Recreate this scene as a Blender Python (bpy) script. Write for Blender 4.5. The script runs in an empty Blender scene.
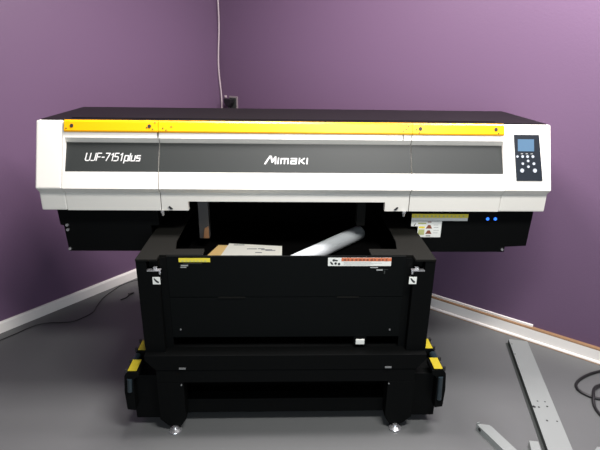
import bpy, bmesh, math, random
from mathutils import Vector, Matrix
random.seed(7)
scn = bpy.context.scene
COL = scn.collection

# ------------------------------------------------------------------ materials
def lin(c):
    return tuple(((v/255)/12.92 if v/255 <= .04045 else ((v/255+.055)/1.055)**2.4) for v in c) + (1,)

def mat(name, rgb, rough=.5, metal=0., spec=.5, bump=0., bscale=60., var=0., vscale=4., emit=None, estr=1., coat=0.):
    m = bpy.data.materials.new(name); m.use_nodes = True
    n = m.node_tree.nodes; l = m.node_tree.links
    b = n['Principled BSDF']
    col = lin(rgb)
    b.inputs['Base Color'].default_value = col
    b.inputs['Roughness'].default_value = rough
    b.inputs['Metallic'].default_value = metal
    b.inputs['Specular IOR Level'].default_value = spec
    b.inputs['Coat Weight'].default_value = coat
    tc = n.new('ShaderNodeTexCoord')
    nz = n.new('ShaderNodeTexNoise'); nz.inputs['Scale'].default_value = vscale; nz.inputs['Detail'].default_value = 5
    l.new(tc.outputs['Object'], nz.inputs['Vector'])
    mx = n.new('ShaderNodeMix'); mx.data_type = 'RGBA'
    v = max(var, .03)
    mx.inputs[6].default_value = tuple(c*(1-v) for c in col[:3]) + (1,)
    mx.inputs[7].default_value = tuple(min(1, c*(1+v)) for c in col[:3]) + (1,)
    l.new(nz.outputs['Fac'], mx.inputs[0]); l.new(mx.outputs[2], b.inputs['Base Color'])
    if bump > 0:
        nb = n.new('ShaderNodeTexNoise'); nb.inputs['Scale'].default_value = bscale; nb.inputs['Detail'].default_value = 4
        l.new(tc.outputs['Object'], nb.inputs['Vector'])
        bp = n.new('ShaderNodeBump'); bp.inputs['Strength'].default_value = bump; bp.inputs['Distance'].default_value = .002
        l.new(nb.outputs['Fac'], bp.inputs['Height']); l.new(bp.outputs['Normal'], b.inputs['Normal'])
    if emit:
        b.inputs['Emission Color'].default_value = lin(emit); b.inputs['Emission Strength'].default_value = estr
    return m

M = {}
M['wall']   = mat('purple_wall_paint', (103, 81, 106), .42, bump=.25, bscale=90, var=.03, vscale=1.2, spec=.35)
M['pale']   = mat('pale_room_paint', (100, 94, 98), .8)
M['ceil']   = mat('ceiling_paint', (170, 166, 162), .9)
M['floor']  = mat('grey_floor_paint', (92, 94, 94), .36, bump=.12, bscale=25, var=.06, vscale=2.2, spec=.45)
M['base']   = mat('white_baseboard', (240, 236, 230), .45, var=.04)
M['wood']   = mat('raw_pine', (142, 110, 78), .7, var=.25, vscale=9)
M['white']  = mat('white_cover_plastic', (218, 216, 208), .38, var=.01)
M['black']  = mat('black_powder_coat', (7, 8, 8), .6, bump=.1, bscale=400, spec=0.06)
M['matte']  = mat('lit_matte_black', (20, 20, 18), .65, bump=.15, bscale=400, spec=0.08)  # lighter copy of the black coat, light on the frame tops painted in
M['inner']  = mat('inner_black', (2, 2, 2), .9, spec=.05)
M['panel']  = mat('black_sheet_panel', (7, 9, 9), .55, spec=0.07)
M['lid']    = mat('satin_black_lid', (15, 13, 14), .5, spec=0.12)
M['yellow'] = mat('yellow_bar_plastic', (238, 170, 3), .35, var=.02)
M['glass']  = mat('smoked_window', (46, 49, 48), .5, spec=0.25)
M['ctrl']   = mat('control_panel_plastic', (28, 34, 41), .35)
M['screen'] = mat('lit_screen', (50, 68, 84), .2, emit=(120, 160, 195), estr=.42)
M['button'] = mat('pale_button', (150, 156, 162), .4, emit=(200, 215, 235), estr=.15)
M['ledblue']= mat('blue_lamp', (60, 110, 220), .3, emit=(50, 120, 255), estr=1.2)
M['silver'] = mat('bright_steel', (225, 226, 228), .25, metal=.85)
M['steel']  = mat('dull_steel', (150, 152, 152), .4, metal=.7)
M['labelw'] = mat('label_white', (222, 224, 218), .5)
M['labely'] = mat('label_yellow', (222, 205, 60), .5)
M['labelo'] = mat('label_orange', (200, 110, 70), .5)
M['olive']  = mat('label_olive', (176, 180, 120), .5)
M['brown']  = mat('label_brown', (128, 72, 50), .5)
M['ink']    = mat('label_ink', (28, 28, 30), .6)
M['greyink']= mat('pale_grey_print', (150, 152, 150), .6)
M['teal']   = mat('blue_grey_cartridge', (30, 42, 48), .35)
M['tyellow']= mat('yellow_caution_tape', (172, 156, 32), .5, var=.1, vscale=30)
M['paper']  = mat('white_paper', (236, 236, 226), .7)
M['print']  = mat('faint_print', (120, 124, 128), .7)
M['manila'] = mat('manila_paper', (226, 192, 126), .7)
M['roll']   = mat('glossy_white_roll', (168, 174, 176), .4, var=.06, vscale=14)
M['postgrey'] = mat('post_grey', (58, 58, 60), .5, metal=.2)
M['bronze'] = mat('bronze_reflection', (130, 96, 68), .45, metal=.2)  # reflection on the gantry post, put in as a colour
M['wine']   = mat('dark_red_rail', (52, 14, 16), .5)
M['letter'] = mat('white_lettering', (205, 206, 204), .6, spec=.2)
M['cablew'] = mat('white_cable', (184, 170, 175), .45)
M['cableb'] = mat('black_cable', (20, 20, 22), .45)
M['socket'] = mat('socket_plastic', (130, 120, 124), .45)
M['gbrk']   = mat('light_grey_sheet_metal', (135, 140, 138), .42, metal=.15, var=.04)
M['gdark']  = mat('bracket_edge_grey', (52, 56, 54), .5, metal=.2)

# ------------------------------------------------------------------ helpers
def tag(o, label=None, cat=None, group=None, kind=None):
    if label: o['label'] = label
    if cat: o['category'] = cat
    if group: o['group'] = group
    if kind: o['kind'] = kind
    return o

def empty(name, loc):
    o = bpy.data.objects.new(name, None); o.empty_display_size = .1
    o.location = loc; COL.objects.link(o); return o

def world_origin(o):
    v = Vector((0, 0, 0))
    while o is not None:
        v += o.location; o = o.parent
    return v

GANTRY = {'on': False, 'drawn': Vector((.066, 2.27, .838)), 'at': Vector((.0578, 1.9863, .9333))}

def build(name, bm, material, parent=None, bevel=0., seg=2, smooth=False, origin=None):
    """bm is in world coordinates; origin defaults to the centre bottom of the mesh"""
    bmesh.ops.recalc_face_normals(bm, faces=bm.faces)
    if GANTRY['on']:       # the gantry is drawn 2.53 m wide then scaled about the camera to 2.22 m
        for v in bm.verts: v.co = GANTRY['at'] + (v.co - GANTRY['drawn'])*.875
    if bevel > 0:
        ed = [e for e in bm.edges if len(e.link_faces) == 2 and e.calc_face_angle(0) > .5]
        bmesh.ops.bevel(bm, geom=ed, offset=bevel, segments=seg, profile=.6, affect='EDGES', clamp_overlap=True)
    xs = [v.co for v in bm.verts]
    if origin is None:
        origin = Vector(((min(v.x for v in xs)+max(v.x for v in xs))/2, (min(v.y for v in xs)+max(v.y for v in xs))/2, min(v.z for v in xs)))
    origin = Vector(origin)
    bmesh.ops.translate(bm, verts=bm.verts, vec=-origin)
    me = bpy.data.meshes.new(name); bm.to_mesh(me); bm.free()
    if smooth:
        for p in me.polygons: p.use_smooth = True
    for mm in (material if isinstance(material, (list, tuple)) else [material]):
        me.materials.append(mm)
    o = bpy.data.objects.new(name, me); COL.objects.link(o)
    if parent is not None:
        o.parent = parent; o.location = origin - world_origin(parent)
    else:
        o.location = origin
    return o

def B(): return bmesh.new()

def box(bm, x0, x1, y0, y1, z0, z1, mi=0):
    v = [bm.verts.new((x, y, z)) for x in (x0, x1) for y in (y0, y1) for z in (z0, z1)]
    for f in ((0,1,3,2), (4,6,7,5), (0,4,5,1), (2,3,7,6), (0,2,6,4), (1,5,7,3)):
        bm.faces.new([v[i] for i in f]).material_index = mi
    return v

def prism(bm, prof, a, b, fn, mi=0):
    """closed outline prof [(u,v)], swept from a to b; fn(u,v,t) -> xyz"""
    A = [bm.verts.new(fn(u, v, a)) for u, v in prof]
    C = [bm.verts.new(fn(u, v, b)) for u, v in prof]
    n = len(prof)
    for i in range(n):
        bm.faces.new((A[i], A[(i+1) % n], C[(i+1) % n], C[i])).material_index = mi
    bm.faces.new(A).material_index = mi; bm.faces.new(C[::-1]).material_index = mi

def prism_x(bm, prof_yz, x0, x1, mi=0): prism(bm, prof_yz, x0, x1, lambda u, v, t: (t, u, v), mi)
def prism_z(bm, prof_xy, z0, z1, mi=0): prism(bm, prof_xy, z0, z1, lambda u, v, t: (u, v, t), mi)
def prism_y(bm, prof_xz, y0, y1, mi=0): prism(bm, prof_xz, y0, y1, lambda u, v, t: (u, t, v), mi)

def cyl(bm, p0, p1, r0, r1=None, n=24, mi=0, caps=True):
    p0 = Vector(p0); p1 = Vector(p1); r1 = r0 if r1 is None else r1
    d = (p1-p0).normalized()
    a = d.orthogonal().normalized(); b = d.cross(a)
    R = []
    for p, r in ((p0, r0), (p1, r1)):
        R.append([bm.verts.new(p + (a*math.cos(2*math.pi*i/n) + b*math.sin(2*math.pi*i/n))*r) for i in range(n)])
    for i in range(n):
        bm.faces.new((R[0][i], R[0][(i+1) % n], R[1][(i+1) % n], R[1][i])).material_index = mi
    if caps:
        bm.faces.new(R[0]).material_index = mi; bm.faces.new(R[1][::-1]).material_index = mi

def lathe(bm, c, prof, n=28, mi=0):
    """prof [(r,z)] around a vertical axis at c"""
    rings = []
    for r, z in prof:
        if r < 1e-6: rings.append([bm.verts.new((c[0], c[1], z))])
        else: rings.append([bm.verts.new((c[0]+r*math.cos(2*math.pi*i/n), c[1]+r*math.sin(2*math.pi*i/n), z)) for i in range(n)])
    for a, b in zip(rings, rings[1:]):
        for i in range(n):
            q = [a[i % len(a)], a[(i+1) % len(a)], b[(i+1) % len(b)], b[i % len(b)]]
            u = []
            for v in q:
                if v not in u: u.append(v)
            if len(u) > 2: bm.faces.new(u).material_index = mi
    if len(rings[0]) > 2: bm.faces.new(rings[0][::-1])
    if len(rings[-1]) > 2: bm.faces.new(rings[-1])

def catmull(pts, k=8):
    P = [Vector(p) for p in pts]; P = [P[0]*2-P[1]] + P + [P[-1]*2-P[-2]]
    out = []
    for i in range(1, len(P)-2):
        for j in range(k):
            t = j/k
            out.append(.5*((2*P[i]) + (-P[i-1]+P[i+1])*t + (2*P[i-1]-5*P[i]+4*P[i+1]-P[i+2])*t*t + (-P[i-1]+3*P[i]-3*P[i+1]+P[i+2])*t**3))
    out.append(P[-2]); return out

def tube(bm, pts, r, n=10, smooth_k=8):
    P = catmull(pts, smooth_k); rings = []
    t0 = (P[1]-P[0]).normalized(); a = t0.orthogonal().normalized()
    for i, p in enumerate(P):
        t = (P[min(i+1, len(P)-1)] - P[max(i-1, 0)]).normalized()
        a = (a - t*a.dot(t)).normalized(); b = t.cross(a)
        rings.append([bm.verts.new(p + (a*math.cos(2*math.pi*j/n)+b*math.sin(2*math.pi*j/n))*r) for j in range(n)])
    for A, C in zip(rings, rings[1:]):
        for j in range(n): bm.faces.new((A[j], A[(j+1) % n], C[(j+1) % n], C[j]))
    bm.faces.new(rings[0]); bm.faces.new(rings[-1][::-1])

def slab(bm, fr, u0, u1, v0, v1, d0, d1, mi=0):
    """box in a local frame fr(u,v,d)"""
    v = [bm.verts.new(fr(u, w, d)) for u in (u0, u1) for w in (v0, v1) for d in (d0, d1)]
    for f in ((0,1,3,2), (4,6,7,5), (0,4,5,1), (2,3,7,6), (0,2,6,4), (1,5,7,3)):
        bm.faces.new([v[i] for i in f]).material_index = mi

def poly_slab(bm, fr, pts, d0, d1, mi=0):
    prism(bm, pts, d0, d1, lambda u, v, t: fr(u, v, t), mi)

def disc(bm, fr, u, v, r, d0, d1, n=16, mi=0):
    poly_slab(bm, fr, [(u+r*math.cos(2*math.pi*i/n), v+r*math.sin(2*math.pi*i/n)) for i in range(n)], d0, d1, mi)

def text_bm(s, fr, u0, v0, width, height, shear=0., thick=.0012, bold=0.):
    """text laid out in frame fr with the given bounding size"""
    cu = bpy.data.curves.new('t', 'FONT'); cu.body = s; cu.shear = shear; cu.offset = bold; cu.resolution_u = 3
    o = bpy.data.objects.new('t', cu); COL.objects.link(o)
    dg = bpy.context.evaluated_depsgraph_get(); dg.update()
    me = bpy.data.meshes.new_from_object(o.evaluated_get(dg))
    bm = B(); bm.from_mesh(me)
    bpy.data.objects.remove(o); bpy.data.meshes.remove(me); bpy.data.curves.remove(cu)
    xs = [v.co.x for v in bm.verts]; ys = [v.co.y for v in bm.verts]
    x0, x1, y0, y1 = min(xs), max(xs), min(ys), max(ys)
    r = bmesh.ops.extrude_face_region(bm, geom=bm.faces[:])
    for v in [g for g in r['geom'] if isinstance(g, bmesh.types.BMVert)]: v.co.z = 1
    for v in bm.verts:
        v.co = Vector(fr(u0+(v.co.x-x0)/(x1-x0)*width, v0+(v.co.y-y0)/(y1-y0)*height, v.co.z*thick))
    return bm

def strokes(bm, fr, lines, w, thick):
    for ln in lines:
        for (a, b), (c, d) in zip(ln, ln[1:]):
            L = math.hypot(c-a, d-b); ex, ey = (c-a)/L*w*.3, (d-b)/L*w*.3; nx, ny = -(d-b)/L*w/2, (c-a)/L*w/2
            poly_slab(bm, fr, [(a-ex+nx, b-ey+ny), (a-ex-nx, b-ey-ny), (c+ex-nx, d+ey-ny), (c+ex+nx, d+ey+ny)], 0, thick)

# ------------------------------------------------------------------ the room
CX, CY = -.511, 3.99
LD = Vector((-.623, -.782, 0)).normalized()        # along the left wall, away from the corner
RD = Vector((.782, -.623, 0)).normalized()         # along the right wall
C0 = Vector((CX, CY, 0)); SZ = 6.0; H = 2.75
def room(a, b, z): return C0 + LD*a + RD*b + Vector((0, 0, z))   # a along left wall, b along right wall
def rbox(bm, a0, a1, b0, b1, z0, z1, mi=0):
    v = [bm.verts.new(room(a, b, z)) for a in (a0, a1) for b in (b0, b1) for z in (z0, z1)]
    for f in ((0,1,3,2), (4,6,7,5), (0,4,5,1), (2,3,7,6), (0,2,6,4), (1,5,7,3)):
        bm.faces.new([v[i] for i in f]).material_index = mi
T = .12
def struct(name, m, *ext, bevel=0.):
    bm = B(); rbox(bm, *ext); return tag(build(name, bm, m, bevel=bevel), kind='structure')
struct('floor', M['floor'], -T, SZ+T, -T, SZ+T, -.1, 0)
struct('ceiling', M['ceil'], -T, SZ+T, -T, SZ+T, H, H+.1)
struct('wall_left', M['wall'], 0, SZ, -T, 0, 0, H)
struct('wall_right', M['wall'], -T, 0, -T, SZ, 0, H)
struct('wall_back', M['pale'], SZ, SZ+T, -T, SZ, 0, H)
struct('wall_front', M['pale'], 0, SZ+T, SZ, SZ+T, 0, H)

# left baseboard: plain white board with eased top
bm = B()
prism(bm, [(0, 0), (.016, 0), (.016, .058), (.010, .068), (0, .068)], 0, SZ, lambda u, v, t: room(t, u, v))
tag(build('baseboard_left', bm, M['base']), kind='structure')
# right baseboard: white board, raw pine top edge
bm = B()
prism(bm, [(0, 0), (.020, 0), (.020, .076), (0, .076)], .016, SZ, lambda u, v, t: room(u, t, v))
prism(bm, [(0, .0762), (.020, .0762), (.018, .084), (0, .088)], .016, SZ, lambda u, v, t: room(u, t, v), 1)
tag(build('baseboard_right', bm, [M['base'], M['wood']]), kind='structure')
# shoe moulding in front of the right baseboard
bm = B()
prism(bm, [(.0225, 0), (.031, 0), (.031, .009), (.029, .014), (.026, .016), (.0225, .016)], .016, SZ, lambda u, v, t: room(u, t, v))
tag(build('trim_1', bm, M['base']), kind='structure')
bm = B()
prism(bm, [(.0312, 0), (.0335, 0), (.0332, .003), (.0312, .004)], .016, SZ, lambda u, v, t: room(u, t, v))
tag(build('trim_2', bm, M['wood']), kind='structure')
# thin white capping strip that ends part way along the right wall
bm = B()
prism(bm, [(0, .088), (.007, .086), (.007, .099), (0, .101)], .016, 2.53, lambda u, v, t: room(u, t, v))
tag(build('trim_3', bm, M['base']), kind='structure')

# white cable in the corner
bm = B()
cpts = [(.012, .028, .101), (.012, .026, .5), (.013, .022, .9), (.014, .021, 1.14), (.013, .020, 1.25), (.024, .013, 1.45), (.022, .016, 1.58), (.012, .022, 1.75), (.013, .025, 1.9), (.012, .016, 2.1), (.012, .014, 2.4), (.012, .014, 2.745)]
tube(bm, [room(a, b, z) for a, b, z in cpts], .0060, 10, 6)
tag(build('wall_cable', bm, M['cablew'], smooth=True), 'white cable running up the corner where the two purple walls meet', 'cable')

# socket with black plug on right wall
def wf(u, v, d): return room(d, u, v)           # u along right wall, v height, d out of the wall
sk = empty('wall_socket', room(0, .145, 1.14)); tag(sk, 'grey wall socket plate just right of the corner cable', 'socket')
bm = B(); slab(bm, wf, .098, .188, 1.14, 1.255, 0, .010); build('socket_plate', bm, M['socket'], sk, bevel=.003)
bm = B(); slab(bm, wf, .108, .178, 1.152, 1.243, .0102, .016); build('socket_face', bm, M['gdark'], sk, bevel=.002)
pg = empty('power_plug', room(.017, .13, 1.15)); tag(pg, 'black power plug pushed into the socket beside the white cable', 'plug')
bm = B()
poly_slab(bm, wf, [(.085, 1.235), (.165, 1.235), (.162, 1.205), (.147, 1.180), (.112, 1.180), (.090, 1.205)], .0165, .060)
build('plug_body', bm, M['cableb'], pg, bevel=.006)
bm = B(); tube(bm, [wf(.130, 1.19, .045), wf(.131, 1.16, .046), wf(.134, 1.10, .04), (wf(.135, .95, .03)), wf(.13, .6, .03), wf(.13, .2, .05), wf(.14, .006, .09)], .009, 10, 6)
build('power_cord', bm, M['cableb'], pg, smooth=True)
bm = B(); slab(bm, wf, .050, .068, 1.238, 1.256, 0, .012)
tag(build('cable_clip', bm, M['cablew'], bevel=.003), 'tiny pale cable clip on the wall above the black plug', 'clip')

# ------------------------------------------------------------------ printer
PR = empty('flatbed_printer', (.05, 2.3, 0))
tag(PR, 'wide white and black flatbed printer with yellow bar standing in the corner', 'printer')
ZR, ZT = .957, 1.265                       # ridge and top of the sloping front
def sy(z): return 2.27 + .12*(z-ZR)/(ZT-ZR)
tl = math.hypot(.12, ZT-ZR); SN = Vector((0, -(ZT-ZR)/tl, .12/tl))
def sf(x, z, d=0.):                         # point on sloped front; d = out of the surface
    return Vector((x, sy(z), z)) + SN*d

def gf(u, v, d): return sf(u, v, d - .010 - (v-1.034)/.136*.014)   # recessed window plane, deeper at its top

def front_profile(win=True, zlow=.838):
    p = [(2.42, ZT-.004), (sy(ZT-.004), ZT-.004)]
    if win:
        q = sf(0, 1.188); p += [(q.y, q.z)]
        q = sf(0, 1.170, -.024); p += [(q.y, q.z)]
        q = sf(0, 1.034, -.010); p += [(q.y, q.z)]
        q = sf(0, 1.034); p += [(q.y, q.z)]
    p += [(2.27, ZR), (2.30, .929), (2.30, zlow), (2.33, zlow), (2.33, .94), (2.36, 1.0), (2.42, 1.05)]
    return p

GANTRY['on'] = True
# end caps
for x0, x1, lab in ((-1.200, -1.0755, None), (1.0965, 1.332, None)):
    bm = B()
    prism_x(bm, [(2.93, ZT), (sy(ZT), ZT), (2.27, ZR), (2.30, .929), (2.30, .838), (2.93, .838)], x0, x1)
    build('end_cover', bm, M['white'], PR, bevel=.006)
# white strips beside the window that belong to the end covers visually
segs = ((-1.0735, -.6145), (-.6105, .6285), (.6325, 1.0945))
for i, (x0, x1) in enumerate(segs):
    bm = B()
    zl = .838 if i != 1 else .885
    prism_x(bm, front_profile(True, zl), x0, x1)
    if i == 1:
        box(bm, x0, -.479, 2.30, 2.33, .838, .885); box(bm, .508, x1, 2.30, 2.33, .838, .885)
    if i == 0:
        prism_x(bm, [(sf(0, 1.188).y, 1.188), (sf(0, 1.034).y, 1.034), (sf(0, 1.034, -.036).y, sf(0, 1.034, -.036).z), (sf(0, 1.188, -.036).y, sf(0, 1.188, -.036).z)], x0, -1.062)
    if i == 2:
        prism_x(bm, [(sf(0, 1.188).y, 1.188), (sf(0, 1.034).y, 1.034), (sf(0, 1.034, -.036).y, sf(0, 1.034, -.036).z), (sf(0, 1.188, -.036).y, sf(0, 1.188, -.036).z)], 1.090, x1)
    fc = build('front_cover', bm, M['white'], PR)
    # smoked window
    wx0 = -1.062 if i == 0 else x0; wx1 = 1.090 if i == 2 else x1
    bm = B(); slab(bm, gf, wx0+.0005, wx1-.0005, 1.0355, 1.1695, .0002, .006)
    g = build('window', bm, M['glass'], fc); g['label'] = 'smoked dark window strip'
    # yellow bar
    yx0 = -1.063 if i == 0 else x0-.001; yx1 = 1.0905 if i == 2 else x1+.001
    bm = B()
    pr = []
    for z, d in ((1.2135, .0), (1.2135, .006), (1.219, .010), (1.258, .010), (1.2665, .006), (1.2690, .0), (1.2665, -.012)):
        q = sf(0, z, d); pr.append((q.y, q.z))
    prism_x(bm, pr, yx0, yx1)
    yb = build('yellow_bar', bm, M['yellow'], PR)
    for sx in ((-1.026, -.655), (), (.671, 1.049))[i]:
        bm = B(); disc(bm, lambda u, v, d: sf(u, v, d), sx, 1.240, .0085, .0095, .0125); build('screw', bm, M['ink'], yb)
    specks = (((-1.052, 1.228), (-.640, 1.226), (-.668, 1.2335), (-.628, 1.257)), ((-.59, 1.231), (-.575, 1.222), (-.55, 1.238), (.585, 1.228), (.60, 1.236), (.612, 1.251)), ((.652, 1.236), (.665, 1.222), (1.062, 1.222)))[i]
    for sx, sz in specks:
        bm = B(); disc(bm, lambda u, v, d: sf(u, v, d), sx, sz, .0032, .0095, .0115, 8); build('rivet', bm, M['ink'], yb)
    if i in (0, 1):
        # small pins hanging from the bar's end over the white strip
        bm = B(); slab(bm, lambda u, v, d: sf(u, v, d), (-.618, .585)[i], (-.615, .589)[i], 1.190, 1.214, .0002, .004); build('pin', bm, M['ink'], yb)
# black inner body filling seams
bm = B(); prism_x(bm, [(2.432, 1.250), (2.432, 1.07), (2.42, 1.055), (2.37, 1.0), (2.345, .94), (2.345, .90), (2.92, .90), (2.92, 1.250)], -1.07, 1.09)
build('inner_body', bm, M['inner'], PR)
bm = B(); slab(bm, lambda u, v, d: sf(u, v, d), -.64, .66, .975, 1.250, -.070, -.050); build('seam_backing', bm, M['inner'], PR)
# top lid
bm = B(); box(bm, -1.182, 1.314, 2.402, 2.925, 1.2655, 1.2705)
build('top_lid', bm, M['lid'], PR, bevel=.0015)
bm = B(); box(bm, -1.05, 1.07, 2.44, 2.90, 1.271, 1.2735); build('lid_panel', bm, M['lid'], PR)

# lettering
wsf = lambda u, v, d: sf(u, v, d-.0038)
glf = lambda u, v, d: gf(u, v, d+.0062)
GL = {'U': (.82, [[(0, 1), (0, .12), (.12, 0), (.48, 0), (.6, .12), (.6, 1)]]), 'J': (.72, [[(.5, 1), (.5, .12), (.38, 0), (0, 0)]]),
      'F': (.70, [[(0, 0), (0, 1), (.55, 1)], [(0, .5), (.45, .5)]]), '-': (.52, [[(.02, .46), (.34, .46)]]),
      '7': (.72, [[(0, 1), (.55, 1), (.18, 0)]]), '1': (.52, [[(.08, .80), (.30, 1), (.30, 0)]]),
      '5': (.76, [[(.55, 1), (.06, 1), (.02, .56), (.46, .56), (.56, .46), (.56, .10), (.46, 0), (0, 0)]]), ' ': (.20, []),
      'p': (.70, [[(0, -.3), (0, .7), (.5, .7), (.5, 0), (0, 0)]]), 'l': (.24, [[(0, 1), (0, 0)]]),
      'u': (.72, [[(0, .7), (0, 0), (.5, 0), (.5, .7)]]), 's': (.6, [[(.5, .7), (.02, .7), (.02, .37), (.5, .37), (.5, 0), (0, 0)]])}
bm = B(); pen = 0
for ch in 'UJF-7151 plus':
    adv, lns = GL[ch]
    strokes(bm, lambda u, v, d: glf(-.968 + (pen+u+v*.2)*.0342, 1.0855 + v*.034, d), lns, .14, .0012)
    pen += adv
build('model_lettering', bm, M['letter'], PR)['label'] = 'white slanted lettering on the dark window'
bm = B()
S = .0365; U0, V0 = -.091, 1.0755
def mf(u, v, d): return glf(U0 + u*S + v*S*.10, V0 + v*S, d)
xh = .76
strokes(bm, mf, [[(-.12, .02), (.46, .98), (.60, .94), (.82, .24), (1.20, .92), (1.28, .04)]], .21, .0012)      # M
strokes(bm, mf, [[(1.62, .04), (1.62, xh)],
    [(2.00, .04), (2.00, .68), (2.95, .68), (2.95, .04)], [(2.475, .68), (2.475, .04)],
    [(3.32, .70), (4.06, .70), (4.06, .06), (3.36, .06), (3.34, .38), (4.06, .38)],
    [(4.46, .04), (4.46, xh)], [(5.12, .74), (4.62, .40), (5.16, .06)],
    [(5.52, .04), (5.52, xh)]], .165, .0012)
build('maker_lettering', bm, M['letter'], PR)['label'] = 'bold white maker name on the dark window'

# control panel
bm = B()
poly_slab(bm, wsf, [(1.142, 1.219), (1.270, 1.219), (1.286, 1.004), (1.154, 1.004)], .0042, .0085)
cp = build('control_panel', bm, M['ctrl'], PR, bevel=.002); cp['label'] = 'dark blue-grey control panel'
bm = B(); slab(bm, wsf, 1.161, 1.243, 1.141, 1.197, .0086, .0095); build('screen', bm, M['screen'], cp)
for u, v, r in ((1.158, 1.116, .0055), (1.184, 1.116, .0065), (1.209, 1.116, .0065), (1.236, 1.116, .0065), (1.212, 1.096, .006), (1.185, 1.083, .006), (1.241, 1.083, .0065), (1.213, 1.069, .006), (1.181, 1.051, .0095), (1.246, 1.051, .0095)):
    bm = B(); disc(bm, wsf, u, v, r, .0086, .0115); build('button', bm, M['button'], cp)
bm = B()
for u in (1.175, 1.200, 1.225): slab(bm, wsf, u, u+.012, 1.128, 1.131, .0086, .0089)
build('printed_mark', bm, M['greyink'], cp)

# underslung boxes
bm = B()
prism_y(bm, [(-1.158, .836), (-1.153, .738), (-1.136, .734), (-1.130, .592), (-.690, .592), (-.690, .735), (-.648, .735), (-.648, .836)], 2.36, 2.90)
lb = build('left_lower_box', bm, M['black'], PR, bevel=.002)
for x, z in ((-1.118, .738), (-1.118, .712), (-1.122, .606)):
    bm = B(); cyl(bm, (x, 2.3595, z), (x, 2.352, z), .0085, .007, 12); build('bolt', bm, M['silver'], lb)
bm = B()
prism_y(bm, [(.664, .836), (.664, .735), (.705, .735), (.705, .588), (1.190, .588), (1.190, .618), (1.305, .624), (1.312, .836)], 2.36, 2.90)
rb = build('right_lower_box', bm, M['black'], PR, bevel=.002)
bm = B(); cyl(bm, (1.176, 2.3595, .604), (1.176, 2.352, .604), .0075, .006, 12); build('bolt', bm, M['silver'], rb)
for x in (1.072, 1.113):
    bm = B(); cyl(bm, (x, 2.3595, .778), (x, 2.354, .778), .0085, .007, 14); q = build('indicator_lamp', bm, M['ledblue'], rb); q['label'] = 'small glowing blue lamp'
def bf(u, v, d): return (u, 2.3598-d, v)
bm = B()
slab(bm, bf, .668, .966, .766, .803, 0, .0010, 0)
slab(bm, bf, .668, .967, .783, .804, .0011, .0014, 1)
for k in range(13): slab(bm, bf, .685+k*.021, .685+k*.021+random.uniform(.005, .013), .788, .797, .0015, .0017, 2)
build('warning_label', bm, [M['labelw'], M['labely'], M['olive']], rb)['label'] = 'long yellow and white warning label'
bm = B()
poly_slab(bm, bf, [(.668, .764), (.831, .764), (.831, .674), (.706, .674), (.706, .7355), (.668, .7355)], 0, .0010, 0)
for a, b_, c_, d_, m_ in ((.705, .748, .748, .756, 1), (.710, .742, .724, .735, 4), (.710, .742, .688, .718, 1), (.790, .815, .728, .731, 2), (.788, .812, .742, .744, 2), (.790, .818, .712, .714, 2), (.790, .814, .698, .700, 2), (.755, .775, .757, .762, 3), (.752, .776, .678, .686, 2)):
    slab(bm, bf, a, b_, c_, d_, .0011, .0014, m_)
for cz in (.733, .703):
    poly_slab(bm, bf, [(.748, cz-.010), (.782, cz-.010), (.771, cz+.010), (.759, cz+.010)], .0011, .0015, 3)
poly_slab(bm, bf, [(.682, .738), (.690, .752), (.693, .751), (.686, .737)], .0011, .0014, 5)
build('safety_label', bm, [M['labelw'], M['olive'], M['greyink'], M['brown'], M['labely'], M['ink']], rb)['label'] = 'white safety label with small brown triangles'

# small latches at the lower seam
for x, s in ((-.607, 1), (.607, -1)):
    bm = B(); cyl(bm, (x, 2.296, .833), (x, 2.296, .812), .007, .005, 12); box(bm, x-.008, x+.008, 2.290, 2.299, .828, .840)
    lt = build('latch', bm, M['silver'], PR)
    bm = B(); poly_slab(bm, lambda u, v, d: (u, 2.2995-d, v), [(x+s*.030, .858), (x+s*.036, .862), (x+s*.052, .847), (x+s*.040, .845)], 0, .006)
    build('latch_hook', bm, M['ink'], lt)

# gantry interior
bm = B(); box(bm, -.598, .643, 2.34, 2.36, .886, .899); build('gantry_rail', bm, M['wine'], PR)
for x0, x1 in ((-.455, -.402), (.388, .434)):
    bm = B(); box(bm, x0, x1, 2.42, 2.47, .64 if x0 < 0 else .715, .899)
    gp = build('gantry_post', bm, M['postgrey'] if x0 < 0 else M['matte'], PR, bevel=.002)
    if x0 < 0:
        bm = B(); prism_y(bm, [(-.432, .645), (-.403, .645), (-.403, .712), (-.425, .700)], 2.412, 2.4195); build('post_reflection', bm, M['bronze'], gp)  # bronze piece stands for a reflection low on the post

# bed
GANTRY['on'] = False
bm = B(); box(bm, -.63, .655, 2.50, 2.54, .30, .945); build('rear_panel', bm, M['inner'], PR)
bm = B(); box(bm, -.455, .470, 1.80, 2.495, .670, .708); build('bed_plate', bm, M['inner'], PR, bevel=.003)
bm = B(); box(bm, -.52, .545, 1.86, 2.495, .400, .668); build('bed_carriage', bm, M['inner'], PR)

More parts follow.
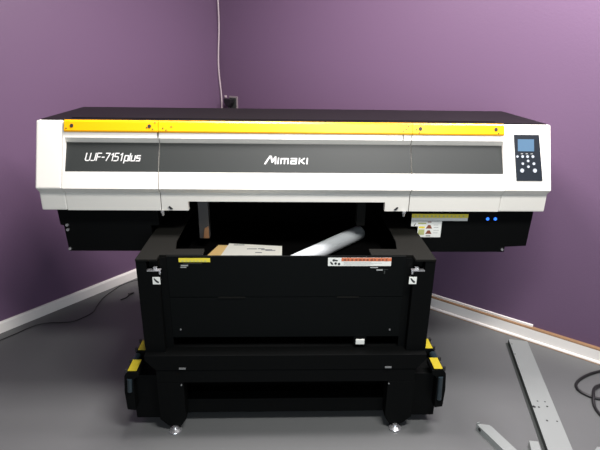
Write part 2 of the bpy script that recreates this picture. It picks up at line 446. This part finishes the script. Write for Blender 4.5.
# frame top plates (L shaped) and posts
def mirror(p): return [(.024-x, y) for x, y in p][::-1]
top = [(-.583, 1.733), (-.500, 1.733), (-.500, 1.778), (-.330, 1.778), (-.330, 1.842), (-.447, 1.840), (-.462, 1.93), (-.467, 2.26), (-.467, 2.495), (-.588, 2.495), (-.588, 2.26)]
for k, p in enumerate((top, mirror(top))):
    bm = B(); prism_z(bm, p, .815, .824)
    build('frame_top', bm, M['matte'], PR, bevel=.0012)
def fr_post(sgn, a, b, y0, y1, z0, z1, bm):
    if sgn < 0: box(bm, a, b, y0, y1, z0, z1)
    else: box(bm, .024-b, .024-a, y0, y1, z0, z1)
for s in (-1, 1):
    bm = B()
    def pb(a, b, y0, y1, z0, z1): fr_post(s, a, b, y0, y1, z0, z1, bm)
    # front wall of the post with its rectangular cut-out
    pb(-.583, -.542, 1.737, 1.741, .350, .8148)
    pb(-.542, -.500, 1.737, 1.741, .350, .770)
    # side walls and return
    pb(-.583, -.579, 1.7415, 2.495, .350, .8148)
    pb(-.504, -.500, 1.7415, 1.766, .350, .770)
    pb(-.542, -.504, 1.775, 1.780, .70, .8148)
    pb(-.500, -.470, 1.768, 1.772, .350, .8148)
    pst = build('post', bm, M['black'], PR)
    f = (lambda u, v, d: (u, 1.7368-d, v)) if s < 0 else (lambda u, v, d: (.024-u, 1.7368-d, v))
    bm = B(); slab(bm, f, -.543, -.490, .770, .774, -.02, .001); slab(bm, f, -.496, -.490, .757, .7695, -.01, .001); slab(bm, f, -.520, -.506, .7745, .784, -.02, -.010)
    build('lever', bm, M['silver'], pst, bevel=.001)
    bm = B()
    u0, u1 = (-.523, -.493) if s < 0 else (-.513, -.482)
    slab(bm, f, u0, u1, .714, .746, 0, .001, 0)
    um = (u0+u1)/2
    g = (lambda u, v, d: (u, 1.7368-d, v)) if s < 0 else (lambda u, v, d: (.024-(2*um-u), 1.7368-d, v))
    poly_slab(bm, g, [(um-.011, .739), (um-.007, .741), (um+.002, .731), (um+.009, .726), (um+.010, .720), (um+.002, .720), (um-.006, .729)], .0011, .0014, 1)
    build('square_label', bm, [M['labelw'], M['ink']], pst)['label'] = 'small white square pinch warning label'

# front panel of two sheets
bm = B(); box(bm, -.470, .494, 1.766, 1.776, .640, .823)
up = build('front_panel', bm, M['panel'], PR, bevel=.0015)
bm = B(); box(bm, -.470, .494, 1.7665, 1.776, .447, .637)
lp = build('lower_front_panel', bm, M['panel'], PR, bevel=.0015)
for u0, u1 in ((-.27, -.16), (.22, .31)):
    bm = B(); box(bm, u0, u1, 1.762, 1.766, .636, .6415); build('pull_lip', bm, M['matte'], up)
def pf(u, v, d): return (u, 1.7658-d, v)
bm = B()
slab(bm, pf, -.421, -.296, .798, .815, 0, .001, 0)
for k in range(7): slab(bm, pf, -.410+k*.015, -.410+k*.015+.009, .800, .804, .0011, .0013, 1)
build('yellow_label', bm, [M['labely'], M['olive']], up)['label'] = 'short yellow label'
bm = B()
slab(bm, pf, -.414, -.385, .7800, .7855, 0, .0008, 0); slab(bm, pf, -.416, -.392, .7730, .7770, 0, .0008, 0); slab(bm, pf, -.405, -.33, .7905, .7925, 0, .0006, 1)
build('small_print', bm, [M['greyink'], M['gdark']], up)
bm = B()
slab(bm, pf, .177, .434, .781, .817, 0, .001, 0)
slab(bm, pf, .231, .434, .802, .817, .0011, .0014, 1)
for k in range(12): slab(bm, pf, .240+k*.0155, .240+k*.0155+random.uniform(.006, .011), .804, .812, .0015, .0017, 2)
for k in range(4): slab(bm, pf, .24, .24+random.uniform(.1, .17), .785+k*.004, .7862+k*.004, .0011, .0013, 4)
poly_slab(bm, pf, [(.184, .800), (.190, .800), (.199, .790), (.197, .786), (.190, .788)], .0011, .0014, 3)
disc(bm, pf, .200, .806, .0055, .0011, .0014, 10, 3)
disc(bm, pf, .208, .792, .0055, .0011, .0014, 10, 3); disc(bm, pf, .222, .790, .0055, .0011, .0014, 10, 3)
poly_slab(bm, pf, [(.206, .810), (.218, .806), (.214, .801), (.204, .803)], .0011, .0014, 3)
build('orange_label', bm, [M['labelw'], M['labelo'], M['brown'], M['ink'], M['greyink']], up)['label'] = 'orange and white warning label with black pictograms'
bm = B()
slab(bm, pf, .350, .382, .772, .776, 0, .0008, 0); slab(bm, pf, .376, .402, .760, .766, 0, .0008, 0); slab(bm, pf, .405, .424, .764, .766, 0, .0008, 1); slab(bm, pf, .408, .412, .745, .76, 0, .0008, 1)
build('small_print', bm, [M['greyink'], M['gdark']], up)
for x, z in ((-.435, .487), (.452, .482)):
    bm = B(); cyl(bm, (x, 1.7662, z), (x, 1.762, z), .004, .003, 10); build('screw', bm, M['steel'], lp)
bm = B(); box(bm, .308, .346, 1.756, 1.7645, .414, .437); build('white_tag', bm, M['labelw'], PR, bevel=.002)
bm = B(); box(bm, .300, .354, 1.765, 1.80, .405, .446); build('tag_holder', bm, M['black'], PR)

# stand
bm = B()
prism_y(bm, [(-.583, .375), (-.583, .372), (-.540, .322), (.570, .322), (.607, .372), (.607, .395), (-.583, .395)], 1.709, 1.80)
st = build('stand_upper_beam', bm, M['black'], PR, bevel=.002)
for x in (-.427, .445):
    bm = B(); box(bm, x-.014, x+.014, 1.703, 1.7085, .331, .337); build('clip', bm, M['steel'], st)
bm = B(); box(bm, -.542, .568, 1.713, 1.80, .256, .3185); build('stand_beam', bm, M['black'], PR, bevel=.003)
bm = B(); box(bm, -.440, .452, 1.765, 1.82, .052, .125); build('stand_crossbar', bm, M['black'], PR, bevel=.003)
bm = B(); box(bm, -.440, .452, 2.42, 2.48, .052, .32); build('stand_crossbar', bm, M['black'], PR, bevel=.003)
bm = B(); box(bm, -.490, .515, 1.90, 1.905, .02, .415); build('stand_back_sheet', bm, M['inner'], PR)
for x0, x1 in ((-.545, -.470), (.494, .572)):
    bm = B(); box(bm, x0, x1, 1.80, 2.495, .26, .39); build('stand_side_rail', bm, M['black'], PR, bevel=.003)
for cx in (-.481, .502):
    for y0 in (1.713, 2.42):
        a, b = (-.543, -.430) if cx < 0 else (.452, .570)
        bm = B()
        prism_y(bm, [(a, .2555), (a, .062), (cx-.028, .026), (cx+.028, .026), (b, .062), (b, .2555)], y0, y0+.07)
        lg = build('leg', bm, M['black'], PR, bevel=.002)
        bm = B(); lathe(bm, (cx, y0+.0), [(.026, 0), (.028, .004), (.026, .008), (.012, .014), (.009, .020), (.009, .0255), (0, .0255)])
        build('levelling_foot', bm, M['silver'], lg, smooth=False)
        bm = B(); cyl(bm, (a+.105 if cx < 0 else a+.004, y0-.001, .245), (a+.105 if cx < 0 else a+.004, y0-.004, .245), .004, .003, 8); build('screw', bm, M['steel'], lg)

# side trays and cartridges
for s in (-1, 1):
    mx = (lambda x: x) if s < 0 else (lambda x: .026-x)
    def xb(bm, a, b, *r):
        a, b = mx(a), mx(b); box(bm, min(a, b), max(a, b), *r)
    bm = B(); xb(bm, -.657, -.546, 1.745, 2.45, .044, .272)
    tr = build('side_tray', bm, M['black'], PR, bevel=.004)
    for j, y0 in enumerate((1.700, 1.850)):
        bm = B()
        f = lambda u, v, t: (mx(u), t, v)
        if j == 0:
            prism(bm, [(-.676, .128), (-.640, .122), (-.636, .28), (-.610, .30), (-.610, .318), (-.650, .3255), (-.660, .322), (-.672, .300), (-.679, .22)], y0, y0+.085, f)
        else:
            prism(bm, [(-.674, .14), (-.658, .14), (-.6575, .29), (-.610, .30), (-.610, .318), (-.650, .3255), (-.660, .322), (-.672, .300)], y0, y0+.085, f)
        ct = build('side_cartridge', bm, M['black'], PR, bevel=.004)
        bm = B()
        xa, xc = (-.655, -.618)
        xb(bm, xa, xc, y0+.002, y0+.080, .3262, .3275)
        build('caution_label', bm, M['tyellow'], ct)['label'] = 'bright yellow caution label'
        for yy in (y0+.006, y0+.073):
            bm = B(); cyl(bm, (mx(-.662), yy, .318), (mx(-.662), yy, .334), .007, .006, 12); build('knob', bm, M['ink'], ct)
        if j == 0:
            bm = B(); z0 = .225 if s < 0 else .17
            cyl(bm, (mx(-.655), y0-.001, z0), (mx(-.649), y0-.001, .288), .010, .010, 14)
            build('cartridge_tube', bm, M['teal'], ct, smooth=False)
        else:
            bm = B(); cyl(bm, (mx(-.655), 1.792, .30), (mx(-.655), 1.846, .30), .016, .016, 14); build('cartridge_tube', bm, M['teal'], ct)

# ------------------------------------------------------------------ paper and roll on the bed
def sheet(name, pts, z, th, m, lab, lift=None):
    bm = B()
    n = 10
    (a, b, c, d) = [Vector(p) for p in pts]   # a,b far edge; d,c near edge
    rows = []
    for j in range(n+1):
        row = []
        for i in range(n+1):
            u, v = i/n, j/n
            p = a.lerp(b, u).lerp(d.lerp(c, u), v)
            zz = z + (lift(u, v) if lift else 0)
            row.append((bm.verts.new((p.x, p.y, zz+th)), bm.verts.new((p.x, p.y, zz))))
        rows.append(row)
    for j in range(n):
        for i in range(n):
            for k, o in ((0, 1), (1, -1)):
                q = [rows[j][i][k], rows[j][i+1][k], rows[j+1][i+1][k], rows[j+1][i][k]]
                bm.faces.new(q[::o])
    for i in range(n):
        for j, o in ((0, 1), (n, -1)):
            bm.faces.new([rows[j][i][0], rows[j][i][1], rows[j][i+1][1], rows[j][i+1][0]][::o])
            bm.faces.new([rows[i][j][0], rows[i+1][j][0], rows[i+1][j][1], rows[i][j][1]][::o])
    return build(name, bm, m), None
o, _ = sheet('manila_sheet', [(-0.3174, 2.1597), (-0.0622, 2.1368), (-0.0622, 1.9086), (-0.3890, 1.9086)], .7082, .0012, M['manila'], '')
tag(o, 'yellowish manila sheet lying under the white paper on the printer bed', 'paper')
o, _ = sheet('paper_sheet', [(-0.2676, 2.1763), (-0.0104, 2.1431), (-0.0104, 1.9086), (-0.3091, 1.9086)], .7098, .0012, M['paper'], '')
tag(o, 'white paper sheet with faint print lying on the printer bed', 'paper')
wp = world_origin(o)
bm = B()
def hf(u, v, d): return (u*1.0373, v*1.0373, .7111+d)
for u, v, w in ((-.235, 2.075, .05), (-.170, 2.028, .045), (-.120, 2.030, .03), (-.105, 2.018, .05), (-.085, 2.010, .045), (-.13, 1.985, .03)):
    bm = B(); slab(bm, hf, u, u+w, v, v+.008, 0, .0003); build('faint_print', bm, M['print'], o)

# roll of white film
A = Vector((.008, 1.835, .7460)); Bp = Vector((.376, 2.237, .7460))
dirv = (Bp-A).normalized(); A = Vector((.008, 1.835, .7460)); 
bm = B()
a = Vector((0, 0, 1)); b = dirv.cross(a); n = 40
prof = [(-.001, .012), (0, .036), (.006, .0405)]
Lr = (Bp-A).length
prof = [(0, .020), (0, .0345), (.01, .0355), (Lr*.5, .0360), (Lr-.03, .0372), (Lr-.004, .036), (Lr, .034), (Lr, .020)]
rings = [[bm.verts.new(A+dirv*t+(a*math.cos(2*math.pi*i/n)+b*math.sin(2*math.pi*i/n))*r) for i in range(n)] for t, r in prof]
for R0, R1 in zip(rings, rings[1:]+rings[:1]):
    for i in range(n): bm.faces.new((R0[i], R0[(i+1) % n], R1[(i+1) % n], R1[i]))
o = build('film_roll', bm, M['roll'], smooth=False)
for p in o.data.polygons: p.use_smooth = abs(p.normal.dot(dirv)) < .5
tag(o, 'white tube-shaped roll lying slantwise on the printer bed right of the papers', 'roll')

# ------------------------------------------------------------------ things on the floor
# long channel bracket
d = Vector((1.172-1.352, 1.60-2.35, 0)).normalized(); nrm = Vector((-d.y, d.x, 0))   # nrm to the right side
if nrm.x < 0: nrm = -nrm
O = Vector((1.316, 2.372, 0))
def lf(u, v, z): return O + d*u + nrm*v + Vector((0, 0, z))
Lb, Wb = 1.18, .098
bm = B()
prism(bm, [(0, -.0), (.012, -.0), (Lb, 0), (Lb, Wb), (0, Wb)], .0275, .030, lambda u, v, t: lf(u, v, t))
slab(bm, lambda u, v, t: lf(u, v, t), 0, Lb, -.0025, 0, .0275, .030)
slab(bm, lambda u, v, t: lf(u, v, t), 0, Lb, Wb, Wb+.0025, 0, .030)
lbk = build('channel_bracket', bm, M['gbrk']); tag(lbk, 'long light grey metal channel with screw holes lying on the floor', 'bracket')
bm = B()
for u, v, r in ((.580, .004, .008), (.578, .026, .005), (.535, .030, .004), (.565, .066, .005), (.532, .064, .004), (.665, .040, .005), (.66, .084, .004), (.05, .006, .004), (.15, .004, .004)):
    bm = B(); disc(bm, lambda a_, b_, t: lf(a_, b_, t), u, v, r, .0300, .0304, 12); build('screw_hole', bm, M['ink'], lbk)
bm = B(); slab(bm, lambda u, v, t: lf(u, v, t), 0, Lb, -.0025, 0, 0, .0273); slab(bm, lambda u, v, t: lf(u, v, t), 0, Lb, -.014, -.0025, 0, .003); build('flange_and_shade', bm, M['gdark'], lbk)
bm = B(); slab(bm, lambda u, v, t: lf(u, v, t), 0, Lb, Wb+.0026, Wb+.009, 0, .003); build('flange_and_shade', bm, M['gdark'], lbk)  # dark strip painted in for the floor shadow along this side

# second bracket with a pointed end
d2 = Vector((.36, -.93, 0)).normalized(); n2 = Vector((-d2.y, d2.x, 0))
O2 = Vector((.872, 1.697, 0))
def l2(u, v, z): return O2 + d2*u + n2*v + Vector((0, 0, z))
bm = B()
prism(bm, [(0, 0), (.0, .010), (.024, .047), (.27, .047), (.27, 0)], .0275, .030, lambda u, v, t: l2(u, v, t))
slab(bm, l2, .0, .27, -.0025, 0, 0, .030); slab(bm, l2, .030, .27, .047, .0495, 0, .030)
o = build('angle_bracket', bm, M['gbrk']); tag(o, 'short light grey metal bracket with a pointed end, nearest to the printer', 'bracket')
bm = B(); disc(bm, lambda a_, b_, t: l2(a_, -.0026-t, b_), .018, .016, .008, 0, .001, 12); build('screw_hole', bm, M['ink'], o)
bm = B(); slab(bm, l2, -.003, .0, -.0025, .012, 0, .038); build('end_tab', bm, M['gbrk'], o)

# small box-like end piece beside the channel
bm = B(); bx = [(1.060, 1.600), (1.098, 1.594), (1.078, 1.512), (1.034, 1.512)]
prism_z(bm, bx, 0, .030)
o = build('metal_block', bm, M['gbrk'], bevel=.002); tag(o, 'small pale metal box piece lying between the two brackets', 'block')

# black cable loops on the right
bm = B()
tube(bm, [(2.05, 2.14, .008), (1.86, 2.13, .008), (1.70, 2.10, .008), (1.60, 2.065, .008), (1.515, 2.010, .008), (1.487, 1.955, .008), (1.515, 1.905, .008), (1.57, 1.880, .008), (1.66, 1.875, .020), (1.80, 1.90, .008), (1.84, 1.96, .008), (1.77, 2.005, .008), (1.66, 1.995, .008), (1.575, 1.955, .020), (1.528, 1.895, .024), (1.497, 1.83, .008), (1.492, 1.76, .008), (1.53, 1.66, .008), (1.62, 1.56, .008)], .0070, 10, 8)
tag(build('floor_cable', bm, M['cableb'], smooth=True), 'thick black cable looped on the grey floor at the right edge', 'cable')
# thin cable left
bm = B()
tube(bm, [(-1.72, 2.33, .004), (-1.60, 2.47, .004), (-1.52, 2.575, .004), (-1.45, 2.611, .004), (-1.37, 2.615, .004), (-1.295, 2.633, .004), (-1.227, 2.729, .004), (-1.228, 2.82, .004), (-1.222, 2.93, .006), (-1.19, 3.02, .010), (-1.14, 3.09, .022), (-1.05, 3.16, .020), (-.93, 3.10, .004), (-.80, 2.90, .004)], .0030, 8, 8)
tag(build('thin_cable', bm, M['cableb'], smooth=True), 'thin dark cable trailing along the floor by the left baseboard', 'cable')
bm = B()
tube(bm, [(-1.10, 2.90, .004), (-1.07, 2.93, .006), (-1.055, 2.97, .012), (-1.04, 3.0, .005), (-1.06, 2.98, .004), (-1.075, 2.99, .004)], .0045, 8, 6)
tag(build('wire_scrap', bm, M['cableb'], smooth=True), 'short dark scrap of wire on the floor left of the printer', 'wire')
# pale fitting at the right edge
bm = B(); prism_z(bm, [(1.318, 1.548), (1.345, 1.572), (1.40, 1.56), (1.39, 1.50), (1.33, 1.50)], 0, .020)
tag(build('floor_fitting', bm, M['gbrk'], bevel=.003), 'small pale metal fitting on the floor at the bottom right corner', 'fitting')

# ------------------------------------------------------------------ lights
def area(name, loc, size, power, color, target, sy_=None):
    L = bpy.data.lights.new(name, 'AREA'); L.shape = 'RECTANGLE'; L.size = size; L.size_y = sy_ or size
    L.energy = power; L.color = color
    o = bpy.data.objects.new(name, L); COL.objects.link(o); o.location = loc
    o.rotation_euler = (Vector(target)-Vector(loc)).to_track_quat('-Z', 'Y').to_euler()
    return o
area('ceiling_lamp_wall', (1.47, 1.90, 2.70), .9, 44, (1, .93, .95), (1.47, 1.90, 0), .3)
area('ceiling_lamp_main', (.60, .80, 2.70), .9, 54, (1, .97, .95), (.60, .80, 0), .4)
area('ceiling_lamp_far', (-.15, 2.05, 2.70), .6, 52, (1, .93, .92), (-.15, 2.05, 0), .4)
area('window_daylight', (.1, -1.9, 1.25), 1.6, 35, (.82, .92, 1), (0, 3, .7), 1.2)
w = bpy.data.worlds.new('world'); scn.world = w; w.use_nodes = True
w.node_tree.nodes['Background'].inputs[0].default_value = (.5, .55, .6, 1); w.node_tree.nodes['Background'].inputs[1].default_value = .03

# ------------------------------------------------------------------ camera
cam = bpy.data.cameras.new('camera'); co = bpy.data.objects.new('camera', cam); COL.objects.link(co)
cam.sensor_width = 36; cam.lens = 480/600*36; cam.clip_start = .05
p, r, y = math.radians(20), math.radians(.85), math.radians(2.0)
R_ = Vector((math.cos(y), -math.sin(y), 0)); Hh = Vector((math.sin(y), math.cos(y), 0))
F_ = Hh*math.cos(p) - Vector((0, 0, math.sin(p))); U_ = Hh*math.sin(p) + Vector((0, 0, math.cos(p)))
R2 = R_*math.cos(r) + U_*math.sin(r); U2 = U_*math.cos(r) - R_*math.sin(r)
mt = Matrix((R2, U2, -F_)).transposed().to_4x4(); mt.translation = Vector((0, 0, 1.6))
co.matrix_world = mt
scn.camera = co
scn.view_settings.view_transform = 'Standard'; scn.view_settings.look = 'None'
scn.view_settings.gamma = 1; scn.view_settings.exposure = 0.55
scn.view_settings.use_curve_mapping = False
